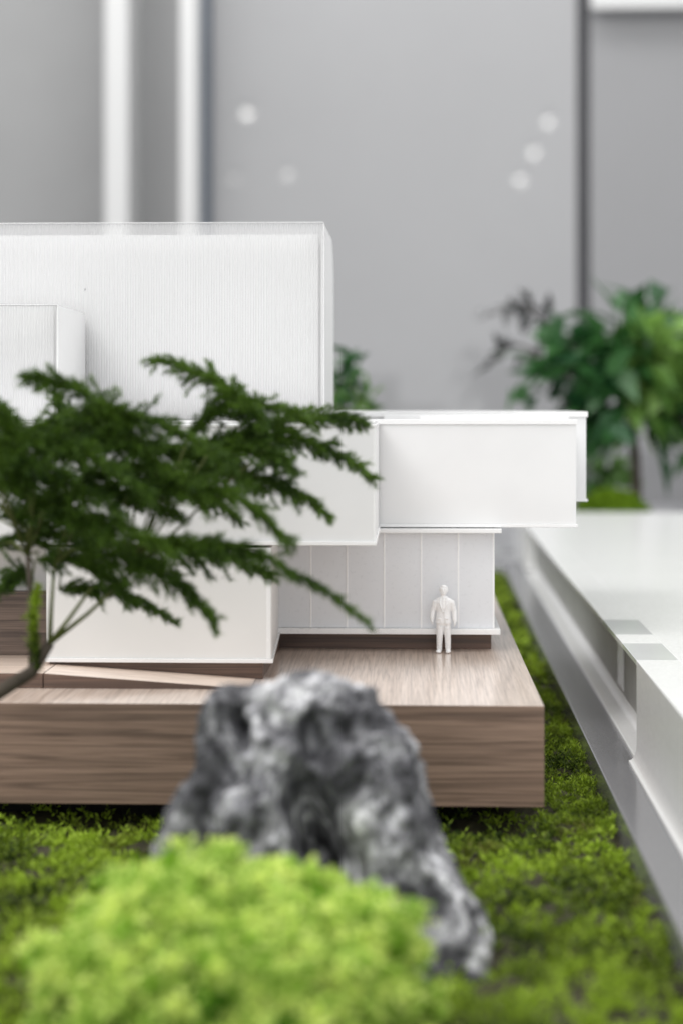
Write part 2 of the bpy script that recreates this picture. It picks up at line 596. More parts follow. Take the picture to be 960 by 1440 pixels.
poly_prism_xz(bm, [(-168.3, 0.05), (-74, 0.05), (-74, 0.3), (-168.3, 6.8)], -128.5, -95.5)
me = finish(bm, 'ramp')
me.materials.append(M['wood_dark'])
me.materials.append(M['wood_ramp'])
for p in me.polygons:
    if p.normal.z > 0.6:
        p.material_index = 1
link('ramp', me, [], mdl)
me = finish(prism_bm([(-330, -128.5), (-168.8, -128.5), (-168.8, -60), (-330, -60)], 0.05, 6.8, 0.1), 'landing')
me.materials.append(M['wood_dark'])
me.materials.append(M['wood_ramp'])
for p in me.polygons:
    if p.normal.z > 0.6:
        p.material_index = 1
link('landing', me, [], mdl)

box('lower_plinth', -172, -70.5, -95, 60, 0.05, 8.0, 'wood_dark', mdl, 0.1)
box('pavilion_plinth', -71.4, 41.5, 20, 120, 0.05, 8.7, 'wood_dark', mdl, 0.1)
m_side = wood('walnut_wall_panel', 0, (0.20, 0.145, 0.115), (0.16, 0.115, 0.09), (0.09, 0.062, 0.05), 0.5)
box('timber_wall', -330, -173.8, -66, -60, 6.9, 38, m_side, mdl, 0.15)
box('rear_mass', -330, -46.4, 30.5, 215, 8.2, 121.5, 'white', mdl, 0.2)
box('inner_wall', -330, -174.2, -50, 30, 6.9, 62, 'white', mdl, 0.2)

# lower box (white, front), its right side runs back at a slight angle
lb = link('lower_box', finish(prism_bm([(-172.8, -99), (-66.2, -99), (-71.2, 30), (-172.8, 30)], 10.0, 62.4, 0.2), 'lower_box'), 'white_warm', mdl)
prism('bottom_plate', [(-173.3, -100), (-65.4, -100), (-70.4, 31), (-173.3, 31)], 8.1, 10.0, 'white_edge', lb, 0.2)
box('corner_post', -68.6, -66.6, -99.5, -98.6, 10.05, 62.3, 'white_edge', lb, 0.15)

# glazed pavilion
pv = link('pavilion', finish(prism_bm([(-73, 14), (42.2, 14), (42.2, 118), (-73, 118)], 11.95, 62.0, 0.1), 'pavilion'), 'white', mdl)
mx = [-73.2, -53.6, -34.5, -15.0, 4.5, 23.9, 42.4]
for a, b_ in zip(mx, mx[1:]):
    box('glass_panel', a + 0.35, b_ - 0.35, 11.9, 13.6, 12.0, 62.2, 'frost', pv, 0.12)
for x in mx:
    box('mullion', x - 0.45, x + 0.45, 11.5, 13.9, 12.02, 62.3, 'mullion', pv, 0.12)
box('base_plate', -71.0, 45.8, 8, 122, 9.0, 11.9, 'mullion', pv, 0.25)
box('roof_plate', -64, 46.3, 4, 122, 62.5, 64.7, 'white_edge', pv, 0.25)
for y0 in (34, 55, 76, 97):
    box('mullion', 42.0, 42.8, y0 - 0.45, y0 + 0.45, 12.02, 62.3, 'mullion', pv, 0.1)

# long upper box at the front left
ub = link('front_box', finish(prism_bm([(-330, -99), (-17.8, -99), (-17.8, 9.5), (-330, 9.5)], 65.4, 119.2, 0.2), 'front_box'), 'white', mdl)
box('bottom_plate', -330, -17.0, -100, 9.5, 63.6, 65.4, 'white_edge', ub, 0.2)
box('top_plate', -330, -17.2, -99.6, 9.5, 119.2, 120.4, 'white_edge', ub, 0.2)
box('corner_post', -18.6, -17.4, -99.4, -98.5, 65.5, 119.1, 'white_edge', ub, 0.1)
# parapets on its roof
box('roof_panel', -330, -18.5, -60, 9.4, 120.45, 121.5, 'white', ub, 0.2)

# projecting box over the pavilion
pb = link('projecting_box', finish(prism_bm([(-46, 11), (85.6, 11), (85.6, 88), (-46, 88)], 66.9, 119.2, 0.2), 'projecting_box'), 'white', mdl)
box('bottom_plate', -46, 86.4, 10, 88, 65.2, 66.9, 'white_edge', pb, 0.2)
box('top_plate', -46, 86.2, 10.2, 14, 119.2, 121.9, 'white_edge', pb, 0.25)
box('roof_panel', -46, 85.4, 14.2, 84, 119.2, 121.0, 'rim', pb, 0.2)
box('parapet', 4, 85.5, 60, 62, 121.0, 123.4, 'white_edge', pb, 0.2)
box('parapet', -16.4, 60, 84, 87, 121.0, 124.2, 'white', pb, 0.2)

# rear box
rb = link('rear_box', finish(prism_bm([(-44, 91), (98.0, 91), (98.0, 215), (-44, 215)], 76.2, 122.6, 0.2), 'rear_box'), 'white', mdl)
box('bottom_plate', -44, 98.9, 90, 216, 74.8, 76.2, 'white_edge', rb, 0.25)
box('top_plate', -44, 98.9, 90, 216, 122.6, 125.7, 'white_edge', rb, 0.3)


def ribbed(name, x0, x1, y0, y1, z0, z1, pitch, drop, par):
    """tower: white core behind a clear ribbed sheet that stands taller"""
    core = box(name, x0 + 2, x1 - 3.0, y0 + 4.2, y1 - (40 if y1 - y0 > 100 else 3), z0, z1 - drop, 'white', par, 0.3)
    n = int((x1 - x0) / pitch)
    V, Fc = [], []
    # sheet cross-section: half-round flutes
    prof = []
    for i in range(n):
        a = x0 + i * pitch
        for u, w in ((0.0, 0.0), (0.2, 0.42), (0.5, 0.6), (0.8, 0.42)):
            prof.append((a + u * pitch, y0 - w * pitch * 0.55 + 0.5))
    prof.append((x0 + n * pitch, y0 + 0.5))
    k = len(prof)
    for z in (z0, z1):
        V += [(px, py, z) for px, py in prof]
    for z in (z0, z1):
        V += [(px, y0 + 1.1, z) for px, py in prof]
    for i in range(k - 1):
        Fc.append((i, i + 1, k + i + 1, k + i))
        Fc.append((2 * k + i + 1, 2 * k + i, 3 * k + i, 3 * k + i + 1))
        Fc.append((k + i, k + i + 1, 3 * k + i + 1, 3 * k + i))
    mesh_np('ribbed_sheet', V, Fc, 'ribbed', core)
    # polished upright at the corner, smooth end sheet and capping line
    box('corner_post', x0 + n * pitch + 0.05, x1, y0 - 0.1, y0 + 1.3, z0, z1 - 0.05, 'white_edge', core, 0.2)
    rc = 34 if y1 - y0 > 100 else 6
    yz = [(y0 + 1.4, z0), (y1, z0)] + [(y1 - rc + rc * math.cos(a * math.pi / 16), z1 - 0.3 - rc + rc * math.sin(a * math.pi / 16)) for a in range(9)] + [(y0 + 1.4, z1 - 0.3)]
    bme = bmesh.new()
    ea = [[bme.verts.new(Vector((x, y, z)) * S) for y, z in yz] for x in (x1 - 1.6, x1 - 0.1)]
    for i in range(len(yz)):
        j = (i + 1) % len(yz)
        bme.faces.new((ea[0][i], ea[1][i], ea[1][j], ea[0][j]))
    bme.faces.new(ea[0])
    bme.faces.new(ea[1][::-1])
    bmesh.ops.recalc_face_normals(bme, faces=bme.faces)
    link('end_sheet', finish(bme, 'end_sheet'), 'white', core)
    box('top_line', x0, x1 - 0.2, y0 - 0.35, y0 + 1.2, z1, z1 + 0.35, 'white_edge', core, 0.1)
    box('rear_sheet', x0, x1 - 1.8, y1 - 1.5, y1, z0, z1 - rc - 0.5, 'clear', core, 0.2)
    return core


tw = ribbed('ribbed_tower', -330, -47.2, 20, 150, 121.6, 226.6, 1.4, 6.0, mdl)
sm = ribbed('small_ribbed_tower', -330, -174.3, -60, 19, 121.65, 178.8, 1.42, 0.6, mdl)
bmx = bmesh.new()
bmesh.ops.create_icosphere(bmx, subdivisions=1, radius=1, matrix=Matrix.Translation(Vector((-174.6, 19.3, 191.2)) * S) @ Matrix.Rotation(0.25, 4, 'Y') @ Matrix.Diagonal((0.25 * S, 0.2 * S, 0.85 * S, 1)))
link('speck', finish(bmx, 'speck'), 'speck', tw)


# ------------------------------------------------------------------ scale figure
def build_figure():
    P = []
    # torso in a jacket: stacked ellipses
    lev = [(15.3, 4.15, 2.75), (17.0, 4.0, 2.65), (19.5, 3.75, 2.45), (21.5, 3.65, 2.35), (24.0, 4.1, 2.5), (26.0, 4.6, 2.5), (27.3, 4.5, 2.3), (28.3, 3.7, 1.95), (29.0, 2.2, 1.6), (29.5, 1.6, 1.4)]

    def torso(bm):
        n = 28
        rings = [[bm.verts.new(Vector((rx * math.cos(2 * math.pi * k / n), ry * math.sin(2 * math.pi * k / n), z)) * S) for k in range(n)] for z, rx, ry in lev]
        for a, b in zip(rings, rings[1:]):
            for k in range(n):
                bm.faces.new((a[k], a[(k + 1) % n], b[(k + 1) % n], b[k]))
        bm.faces.new(rings[0][::-1])
        bm.faces.new(rings[-1])
    P.append(torso)
    P.append(ell((0, 0.1, 15.2), (3.4, 2.2, 2.2)))
    for s_, fx in ((-1, -0.15), (1, 0.2)):
        P.append(cap([(s_ * 1.75, 0.1, 15), (s_ * 1.95 + fx, -0.1, 8), (s_ * 2.15 + fx, 0.2, 1.4)], [2.05, 1.65, 1.35]))
        P.append(ell((s_ * 2.3 + fx, -0.9, 0.75), (1.4, 2.5, 0.95), (0, 0, s_ * 0.25)))
        P.append(ell((s_ * 2.3 + fx, -1.9, 0.6), (1.35, 1.5, 0.75), (0, 0, s_ * 0.25)))
        hz = 0 if s_ < 0 else -1.5
        e = (s_ * 5.5, 0.4, 21.9 + hz * 0.3)
        w = (s_ * 5.95, -0.6, 18.0 + hz * 0.7)
        P.append(cap([(s_ * 4.15, 0, 26.2), e, w], [1.6, 1.35, 1.15]))
        # hand: palm, four curled fingers and a thumb
        P.append(ell((w[0], w[1] - 0.25, w[2] - 1.35), (0.72, 1.05, 1.15)))
        for q in range(4):
            y = w[1] - 1.0 + q * 0.5
            ln = (1.1, 1.35, 1.3, 0.95)[q]
            P.append(cap([(w[0], y, w[2] - 1.8), (w[0] - s_ * 0.1, y - 0.05, w[2] - 1.9 - ln * 0.6), (w[0] - s_ * 0.5, y, w[2] - 1.9 - ln)], [0.27, 0.25, 0.2], 8))
        P.append(cap([(w[0], w[1] - 1.0, w[2] - 0.9), (w[0] - s_ * 0.3, w[1] - 1.5, w[2] - 1.7), (w[0] - s_ * 0.4, w[1] - 1.5, w[2] - 2.3)], [0.33, 0.28, 0.22], 8))
        # lapels
        P.append(cap([(s_ * 1.5, -1.75, 28.6), (s_ * 1.75, -2.5, 25.6), (s_ * 0.25, -2.75, 21.5)], [0.35, 0.5, 0.3], 8))
        P.append(ell((s_ * 2.3, -2.55, 17.9), (1.0, 0.35, 0.3)))
    # collar, tie, neck, head
    P.append(cap([(0, -0.2, 28.5), (0, -0.35, 31)], [1.35, 1.2]))
    P.append(ell((0, -0.2, 29.4), (1.6, 1.55, 0.55)))
    P.append(cap([(0, -1.75, 28.8), (0, -2.4, 25.5), (0, -2.5, 23)], [0.42, 0.38, 0.45], 8))
    P.append(ell((0.1, -0.25, 32.6), (2.0, 2.25, 2.55)))
    P.append(ell((0.05, -0.85, 31.2), (1.55, 1.5, 1.4)))
    P.append(ell((0.1, 0.15, 33.1), (2.2, 2.3, 2.2)))
    P.append(ell((0.4, -1.0, 34.4), (1.6, 1.2, 0.85), (0, 0.25, 0)))
    P.append(cap([(0.05, -2.45, 32.9), (0.05, -2.85, 32.1)], [0.28, 0.4], 8))
    P.append(ell((0.05, -2.25, 31.1), (0.6, 0.3, 0.2)))
    for s_ in (-1, 1):
        P.append(ell((s_ * 2.1 + 0.1, -0.1, 32.4), (0.25, 0.5, 0.65)))
        P.append(ell((s_ * 0.8 + 0.05, -2.25, 33.35), (0.65, 0.3, 0.22)))
    me = blob_mesh('figurine', P, 0.16, 1)
    # open jacket front below the button, creases at elbows and knees, eye sockets
    nrm = [v.normal.copy() for v in me.vertices]
    for v, vn in zip(me.vertices, nrm):
        x, y, z = [c / S for c in v.co]
        if y < 0 and 13.5 < z < 20.5:
            half = 0.25 + (20.5 - z) * 0.22
            d = abs(x) / half
            if d < 1:
                v.co.y += 0.9 * (1 - d * d) * S
        if y < -1.2:
            for s_ in (-1, 1):
                r2 = ((x - s_ * 0.72 - 0.05) / 0.45) ** 2 + ((z - 32.75) / 0.35) ** 2
                if r2 < 1:
                    v.co.y += 0.3 * (1 - r2) * S
        n = mnoise.noise(Vector((x * 0.5, y * 0.5, z * 0.9)))
        if z < 28:
            v.co += vn * (n * 0.16 * S)
    me.transform(Matrix.Rotation(-0.1, 4, 'Z'))
    o = link('figurine', me, 'figure', None, True)
    o.location = (16.0 * S, 3.2 * S, 0.0002)
    tag(o, 'tiny white scale figure of a man in a suit standing on the wooden deck', 'figurine')


build_figure()


# ------------------------------------------------------------------ neighbouring white display block
def sx(y, x):
    return x + 0.0065 * y


pl = thing('display_block', 'large white lacquered display block with a long recess in its side', 'display block', (160, 400, -42))
YN, YF = -640, 1185


def strip(name, xa, xb, ya, yb, z0, z1, mat, bev=0.3, par=pl):
    return prism(name, [(sx(ya, xa), ya), (sx(ya, xb), ya), (sx(yb, xb), yb), (sx(yb, xa), yb)], z0, z1, mat, par, bev)


ra, rbk = -78, 960                          # the recess runs from ra to rbk
strip('body', 127.5, 1500, YN, YF, -41.9, 7.5, 'plinth_white')
fw = strip('front_wall', 107.3, 127.4, YN, ra, -41.9, 7.45, 'plinth_white', 0.4)
# flared foot of the front wall
bm = bmesh.new()
fp = [(107.2, -41.85), (103.6, -41.85), (103.6, -40.6)] + [(107.2 - 3.4 * (1 - math.sin(k / 6 * math.pi / 2)), -33.5 - 6.9 * math.cos(k / 6 * math.pi / 2)) for k in range(7)]
ea = [[bm.verts.new(Vector((sx(y, x), y, z)) * S) for x, z in fp] for y in (YN, ra)]
for i in range(len(fp)):
    j = (i + 1) % len(fp)
    bm.faces.new((ea[0][i], ea[1][i], ea[1][j], ea[0][j]))
bm.faces.new(ea[0])
bm.faces.new(ea[1][::-1])
bmesh.ops.recalc_face_normals(bm, faces=bm.faces)
link('foot', finish(bm, 'foot'), 'plinth_white', fw)
strip('end_wall', 107.3, 127.4, rbk, YF, -41.9, 7.45, 'plinth_white', 3.0)
# top rim bridging the recess; grey lengths paint in clear-acrylic reflections, white ones between
for a, b_, mt in ((ra + 0.1, -12, 'rim'), (-11.9, 24, 'plinth_white'), (24.1, 96, 'rim'), (96.1, rbk - 0.1, 'plinth_white')):
    strip('rim', 107.3, 127.4, a, b_, 4.9, 7.45, mt, 0.2)
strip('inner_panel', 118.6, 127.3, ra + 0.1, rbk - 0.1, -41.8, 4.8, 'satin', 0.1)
strip('reflection_strip', 118.1, 118.5, 88, 120, -32, 4.7, 'plinth_white', 0.1)  # white sliver standing in for a reflection on the inner panel
# coved sill at the bottom of the recess
bm = bmesh.new()
prof = [(107.3, -41.9), (107.3, -40.4), (107.9, -39.9)]
for k in range(9):
    a = k / 8 * math.pi / 2
    prof.append((114.0 + 4.3 * math.sin(a), -35.2 - 4.2 * math.cos(a)))
prof += [(118.5, -34.5), (118.5, -41.9)]
ends = []
for y in (ra + 0.1, rbk - 0.1):
    ends.append([bm.verts.new(Vector((sx(y, x), y, z)) * S) for x, z in prof])
n = len(prof)
for i in range(n):
    bm.faces.new((ends[0][i], ends[1][i], ends[1][(i + 1) % n], ends[0][(i + 1) % n]))
bm.faces.new(ends[0])
bm.faces.new(ends[1][::-1])
bmesh.ops.recalc_face_normals(bm, faces=bm.faces)
o = link('sill', finish(bm, 'sill'), 'plinth_white', pl)
# small fillets where the recess ends
for y0, d in ((ra, 1), (rbk, -1)):
    bm = bmesh.new()
    rr = 7
    pts = [(0, -38)] + [(rr - rr * math.cos(k / 6 * math.pi / 2), -38 + rr - rr * math.sin(k / 6 * math.pi / 2)) for k in range(7)]
    a = [bm.verts.new(Vector((sx(y0, 107.35), y0 + d * (0.12 + p), z)) * S) for p, z in pts]
    b_ = [bm.verts.new(Vector((sx(y0, 118.4), y0 + d * (0.12 + p), z)) * S) for p, z in pts]
    n = len(pts)
    for i in range(n):
        bm.faces.new((a[i], b_[i], b_[(i + 1) % n], a[(i + 1) % n]))
    bm.faces.new(a)
    bm.faces.new(b_[::-1])
    bmesh.ops.recalc_face_normals(bm, faces=bm.faces)
    link('fillet', finish(bm, 'fillet'), 'plinth_white', pl)

led = prism('edging', [(sx(YN, 88.8), YN), (sx(YN, 1500), YN), (sx(1100, 1500), 1100), (sx(1100, 88.8), 1100)], -75, -42, 'steel', None, 0.7)
tag(led, 'polished grey stone edging between the moss and the white block', 'edging')


# ------------------------------------------------------------------ moss carpet
def sprigs(P, Nrm, length, nleaf, leaf_len, leaf_w, lean=0.5, seed=1):
    """leafy moss sprigs: each a curved stem carrying small pointed leaves. returns verts, faces"""
    r = np.random.default_rng(seed)
    n = len(P)
    az = r.uniform(0, 2 * np.pi, n)
    L = length * r.uniform(0.6, 1.3, n)
    tilt = r.uniform(0.1, lean, n)
    D = Nrm + np.stack([np.cos(az), np.sin(az), np.zeros(n)], -1) * tilt[:, None]
    D /= np.linalg.norm(D, axis=1)[:, None]
    V, out = [], []
    for k in range(nleaf):
        t = (k + 0.6) / nleaf
        bend = np.stack([np.cos(az), np.sin(az), np.zeros(n)], -1) * (t * t * 0.45 * tilt * L)[:, None]
        base = P + D * (L * t)[:, None] + bend
        a2 = r.uniform(0, 2 * np.pi, n)
        el = r.uniform(0.15, 0.9, n)
        d = np.stack([np.cos(a2) * np.cos(el), np.sin(a2) * np.cos(el), np.sin(el)], -1) + D * 0.3
        d /= np.linalg.norm(d, axis=1)[:, None]
        side = np.cross(d, r.normal(size=(n, 3)))
        side /= np.linalg.norm(side, axis=1)[:, None] + 1e-9
        ll = (leaf_len * r.uniform(0.6, 1.3, n))[:, None]
        w = leaf_w * r.uniform(0.7, 1.3, n)[:, None]
        V.append(np.stack([base, base + d * ll * 0.45 + side * w, base + d * ll, base + d * ll * 0.45 - side * w], 1))
    V = np.stack(V, 1).reshape(-1, 3)
    F = np.arange(len(V)).reshape(-1, 4)
    return V, F


def scatter(x0, x1, y0, y1, spacing):
    n = int((x1 - x0) * (y1 - y0) / spacing ** 2)
    return rng.uniform(x0, x1, n), rng.uniform(y0, y1, n)


Vs, Fs, off = [], [], 0
zones = [(-235, 92, -540, -172, 2.7, 5.2, 8, 2.9, 0.5),
         (56, 93, -176, 250, 1.55, 4.6, 9, 2.4, 0.24),
         (54, 100, 250, 1070, 3.4, 5.0, 6, 4.0, 0.9),
         (-235, 60, -172, -120, 4.0, 3.0, 4, 2.6, 0.5)]
for zi, (x0, x1, y0, y1, sp, ln, nl, ll, lw) in enumerate(zones):
    x, y = scatter(x0, x1, y0, y1, sp)
    keep = x < (87.6 + 0.0065 * y)
    # bare patches where the soil shows
    bare = np.sin(x * 0.13 + 2.0 * np.sin(y * 0.05)) * np.sin(y * 0.11 + x * 0.04) + 0.5 * np.sin(x * 0.41 + y * 0.37)
    keep &= bare < (0.62 if zi != 1 else 0.72)
    x, y = x[keep], y[keep]
    h = moss_h(x, y)
    P = np.stack([x, y, h - 1.6], -1)
    e = 1.0
    N = np.stack([-(moss_h(x + e, y) - moss_h(x - e, y)) / 2, -(moss_h(x, y + e) - moss_h(x, y - e)) / 2, np.ones_like(x)], -1)
    N /= np.linalg.norm(N, axis=1)[:, None]
    V, F = sprigs(P, N, ln, nl, ll, lw, 0.8, 20 + zi)
    Vs.append(V)
    Fs.append(F + off)
    off += len(V)
o = mesh_np('moss_carpet', np.concatenate(Vs), np.concatenate(Fs), 'moss')
tag(o, 'fine green moss carpet around the walnut slab', 'moss', kind='stuff')

# ------------------------------------------------------------------ lime moss mound
mt = thing('moss_mound', 'bright lime green cushion of moss in the foreground before the rock', 'moss mound', (-58, -445, -54))
NM = 15000
u = rng.uniform(-1, 1, (NM, 3))
u[:, 2] = np.abs(u[:, 2])
u /= np.linalg.norm(u, axis=1)[:, None]
az = np.arctan2(u[:, 1], u[:, 0])


def mound_r(u):
    k = 1 + 0.05 * vnoise(u * 2.2, 1, 1, 3.0) + 0.20 * vnoise(u * 5, 1, 1, 8.0)
    return k


cen = np.array([-53, -438, -54.0])
ax = np.array([54.5, 51, 45.5])
uc = u[:1150]
kc = mound_r(uc) + rng.normal(0, 0.055, len(uc))
rc_ = rng.uniform(2.6, 5.2, len(uc))
w = rng.integers(0, len(uc), NM)
q = rng.normal(size=(NM, 3)) + uc[w] * 1.1
q /= np.linalg.norm(q, axis=1)[:, None]
Pm = cen + uc[w] * ax * kc[w][:, None] + q * (rc_[w] * rng.uniform(0.55, 1.0, NM))[:, None] - uc[w] * 2
V, F = sprigs(Pm, q, 2.4, 5, 2.6, 0.95, 0.9, 77)
mesh_np('leaves', V, F, 'mound', mt)
bmx = bmesh.new()
bmesh.ops.create_icosphere(bmx, subdivisions=5, radius=1)
uu = np.array([v.co[:] for v in bmx.verts])
kk = mound_r(uu) * 0.99
for v, q, kv in zip(bmx.verts, uu, kk):
    v.co = Vector(cen + q * ax * kv - q * 2.5) * S
link('cushion', finish(bmx, 'cushion'), simple('mound_core', (0.07, 0.17, 0.01), 0.8, 0, 0.2, 90, 0.3), mt, True)


# ------------------------------------------------------------------ rock
def build_rock():
    # silhouette levels: z, left x, right x, plan depth, plan centre y
    lev = [(37.6, -40, -26, 7, -340), (36.6, -45, -21, 12, -340), (34.5, -52, -17, 17, -340), (31.5, -67, -13.5, 22, -340), (27.5, -71.5, -9.5, 27, -341), (20.5, -73.3, -4.5, 33, -342), (14.5, -74, -0.5, 38, -343),
           (6, -74.5, 3.5, 43, -344), (-2.5, -80, 6.5, 48, -346), (-10, -84.5, 9.5, 52, -348), (-20, -87.5, 13, 57, -350), (-30, -88, 17, 62, -353), (-40, -88, 24, 70, -357), (-48, -86, 27, 76, -361), (-56, -82, 27, 82, -364), (-68, -76, 22, 84, -366)]
    lev = np.array(lev, float)
    nz, na = 150, 260
    zz = np.linspace(37.6, -68, nz)
    cols = [np.interp(-zz, -lev[:, 0], lev[:, k]) for k in range(1, 5)]
    ang = np.linspace(0, 2 * np.pi, na, endpoint=False)
    V = []
    for i in range(nz):
        xl, xr, dp, cy = (c[i] for c in cols)
        ca, sa = np.cos(ang), np.sin(ang)
        e = 0.78
        X = (xl + xr) / 2 + (xr - xl) / 2 * np.sign(ca) * np.abs(ca) ** e
        Y = cy + dp / 2 * np.sign(sa) * np.abs(sa) ** e
        V.append(np.stack([X, Y, np.full(na, zz[i])], -1))
    V = np.array(V).reshape(-1, 3)
    top = len(V)
    V = np.concatenate([V, [[-33, -340, 38.2], [-30, -364, -68]]])
    id_ = np.arange(nz * na).reshape(nz, na)
    nxt = np.roll(id_, -1, axis=1)
    F = [tuple(q) for q in np.stack([id_[:-1], id_[1:], nxt[1:], nxt[:-1]], -1).reshape(-1, 4)]
    F += [(top, id_[0, k], nxt[0, k]) for k in range(na)]
    F += [(top + 1, nxt[-1, k], id_[-1, k]) for k in range(na)]
    me = bpy.data.meshes.new('rock')
    me.from_pydata([tuple(q) for q in V * S], [], F)
    me.update()
    no = np.array([v.normal[:] for v in me.vertices])
    d = np.zeros(len(V))
    for i, p in enumerate(V):
        lean = p[0] - 0.35 * p[2]
        q = Vector((lean * 0.05, p[1] * 0.05, p[2] * 0.022))
        d[i] = 6.0 * (mnoise.ridged_multi_fractal(q, 1.0, 2.1, 3, 1.0, 2.0) - 1.35)
        q2 = Vector((lean * 0.13, p[1] * 0.13, p[2] * 0.075)) + Vector((9, 4, 2))
        d[i] += 2.2 * mnoise.fractal(q2, 0.9, 2.1, 4)
        d[i] += 0.9 * mnoise.noise(Vector(p) * 0.45)
        dist, _ = mnoise.voronoi(Vector((lean * 0.075, p[1] * 0.075, p[2] * 0.05)))
        d[i] += 7.0 * (0.45 - dist[0]) * 0.8
        dist, _ = mnoise.voronoi(Vector((lean * 0.19, p[1] * 0.19, p[2] * 0.14)))
        d[i] += 3.0 * (0.45 - dist[0])
    edge = 1 - 0.65 * np.abs(no[:, 0]) ** 3 - 0.5 * np.clip(no[:, 2], 0, 1) ** 2      # keep the outline
    d = np.clip(d, -8, 4) * edge
    for c, r, depth in (((-33, -4), (8, 12), 34), ((-25, -16), (9, 12), 30), ((1, -28), (5, 12), 9), ((-59, 23), (3.2, 9), 7), ((-70, -9), (3.5, 8), 7),
                        ((-33, 19), (5, 8), 7), ((-18, -34), (4, 9), 5), ((-47, 24), (5, 5), 4), ((10, -14), (3, 10), 5)):
        q = ((V[:, 0] - 0.35 * (c[1] - V[:, 2]) - c[0]) / r[0]) ** 2 + ((V[:, 2] - c[1]) / r[1]) ** 2
        d -= depth * np.exp(-q ** 1.6) * (no[:, 1] < 0.2)
    co = V + no * d[:, None]
    me.vertices.foreach_set('co', (co * S).astype(np.float32).ravel())
    me.update()
    o = link('rock', me, 'rock', None, True)
    tag(o, 'craggy grey scholar rock with dark hollows in front of the walnut slab', 'rock')


build_rock()


# ------------------------------------------------------------------ foreground fern tree
FR = [[(-94.8, 107.1), (-120.0, 132.2), (-141.9, 140.3)], [(-52.8, 114.1), (-69.6, 136.4), (-99.0, 147.0)], [(-145.3, 93.1), (-150.9, 121.1), (-161.3, 134.5)],
      [(-125.6, 95.9), (-136.8, 118.3), (-143.6, 130.6)], [(-94.8, 107.1), (-50.1, 123.3), (-18.9, 123.3)], [(-94.8, 104.3), (-52.8, 116.9), (-14.7, 101.1)],
      [(-89.2, 101.6), (-58.4, 101.0), (-31.7, 86.1)], [(-108.8, 93.2), (-72.4, 97.4), (-45.0, 77.1)], [(-97.6, 75.1), (-58.4, 73.8), (-14.4, 47.8)],
      [(-128.4, 73.6), (-94.8, 65.3), (-72.7, 46.1)], [(-139.7, 55.4), (-117.2, 53.5), (-94.8, 40.5)], [(-111.6, 73.6), (-80.8, 70.9), (-55.1, 61.2)],
      [(-153.7, 84.7), (-122.8, 95.9), (-89.2, 86.2)], [(-165.0, 109.9), (-131.2, 115.5), (-96.2, 96.0)], [(-145.3, 109.9), (-114.4, 115.5), (-75.2, 96.0)],
      [(-167.8, 73.5), (-136.8, 76.3), (-103.2, 65.3)], [(-170.6, 95.8), (-150.9, 93.1), (-131.2, 73.6)], [(-128.4, 121.1), (-103.2, 125.3), (-66.8, 107.2)],
      [(-86.4, 115.5), (-69.6, 129.4), (-41.7, 126.1)], [(-150.9, 56.7), (-159.4, 59.5), (-173.5, 45.5)], [(-173.5, 109.8), (-165.0, 123.8), (-145.3, 118.3)],
      [(-165, 100), (-140, 104), (-108, 90)], [(-150, 118), (-130, 122), (-105, 112)], [(-140, 88), (-115, 86), (-88, 76)], [(-165, 84), (-145, 86), (-118, 72)], [(-110, 112), (-85, 110), (-60, 96)], [(-130, 100), (-105, 104), (-80, 92)], [(-168, 116), (-150, 112), (-125, 104)],
      [(-120.0, 87.6), (-94.8, 96.0), (-69.6, 83.5)], [(-78.0, 109.9), (-61.2, 112.7), (-44.5, 104.4)], [(-145.3, 67.9), (-125.6, 68.0), (-108.8, 54.1)]]


def frond_mesh(p3, width, seed):
    """feathery spray: branchlets off a curved axis, each set with fine needles"""
    r = np.random.default_rng(seed)
    n = 90
    A = curve_pts(p3, n)
    T = np.gradient(A, axis=0)
    T /= np.linalg.norm(T, axis=1)[:, None]
    length = np.linalg.norm(np.diff(A, axis=0), axis=1).sum()
    nb = int(length * 1.35) + 22
    V = []
    for b in range(nb):
        t = (b + r.uniform()) / nb
        i = min(n - 1, int(t * n))
        prof = min(1.0, t * 4 + 0.35) * (1 - t) ** 0.85
        L = width * (0.22 + prof) * r.uniform(0.45, 1.1)
        if t > 0.93:
            L = width * 0.3
        side = 1 if b % 2 else -1
        # branchlets lie in a flat, gently drooping tier
        d = T[i] * r.uniform(0.9, 1.6) + np.array([r.normal(0, 0.25), side * r.uniform(0.2, 1.4), r.normal(-0.2, 0.62)])
        d /= np.linalg.norm(d)
        m = max(6, int(L * 2.2))
        s = np.linspace(0.02, 1, m)
        pts = A[i] + d * (s * L)[:, None] + np.array([0, 0, -0.15]) * ((s * L) ** 2 / (width + 1e-6))[:, None]
        kk = 3
        base = np.repeat(pts, kk, axis=0)
        nd = d + r.normal(0, 0.75, (len(base), 3)) * np.array([1, 1, 0.9])
        nd /= np.linalg.norm(nd, axis=1)[:, None]
        sd = np.cross(nd, r.normal(size=nd.shape))
        sd /= np.linalg.norm(sd, axis=1)[:, None] + 1e-9
        ll = r.uniform(1.8, 3.8, (len(base), 1))
        w = 0.3
        V.append(np.stack([base - sd * w, base + sd * w, base + nd * ll], 1))
    # fine needles on the axis itself
    V = np.concatenate(V).reshape(-1, 3)
    return V, np.arange(len(V)).reshape(-1, 3), A


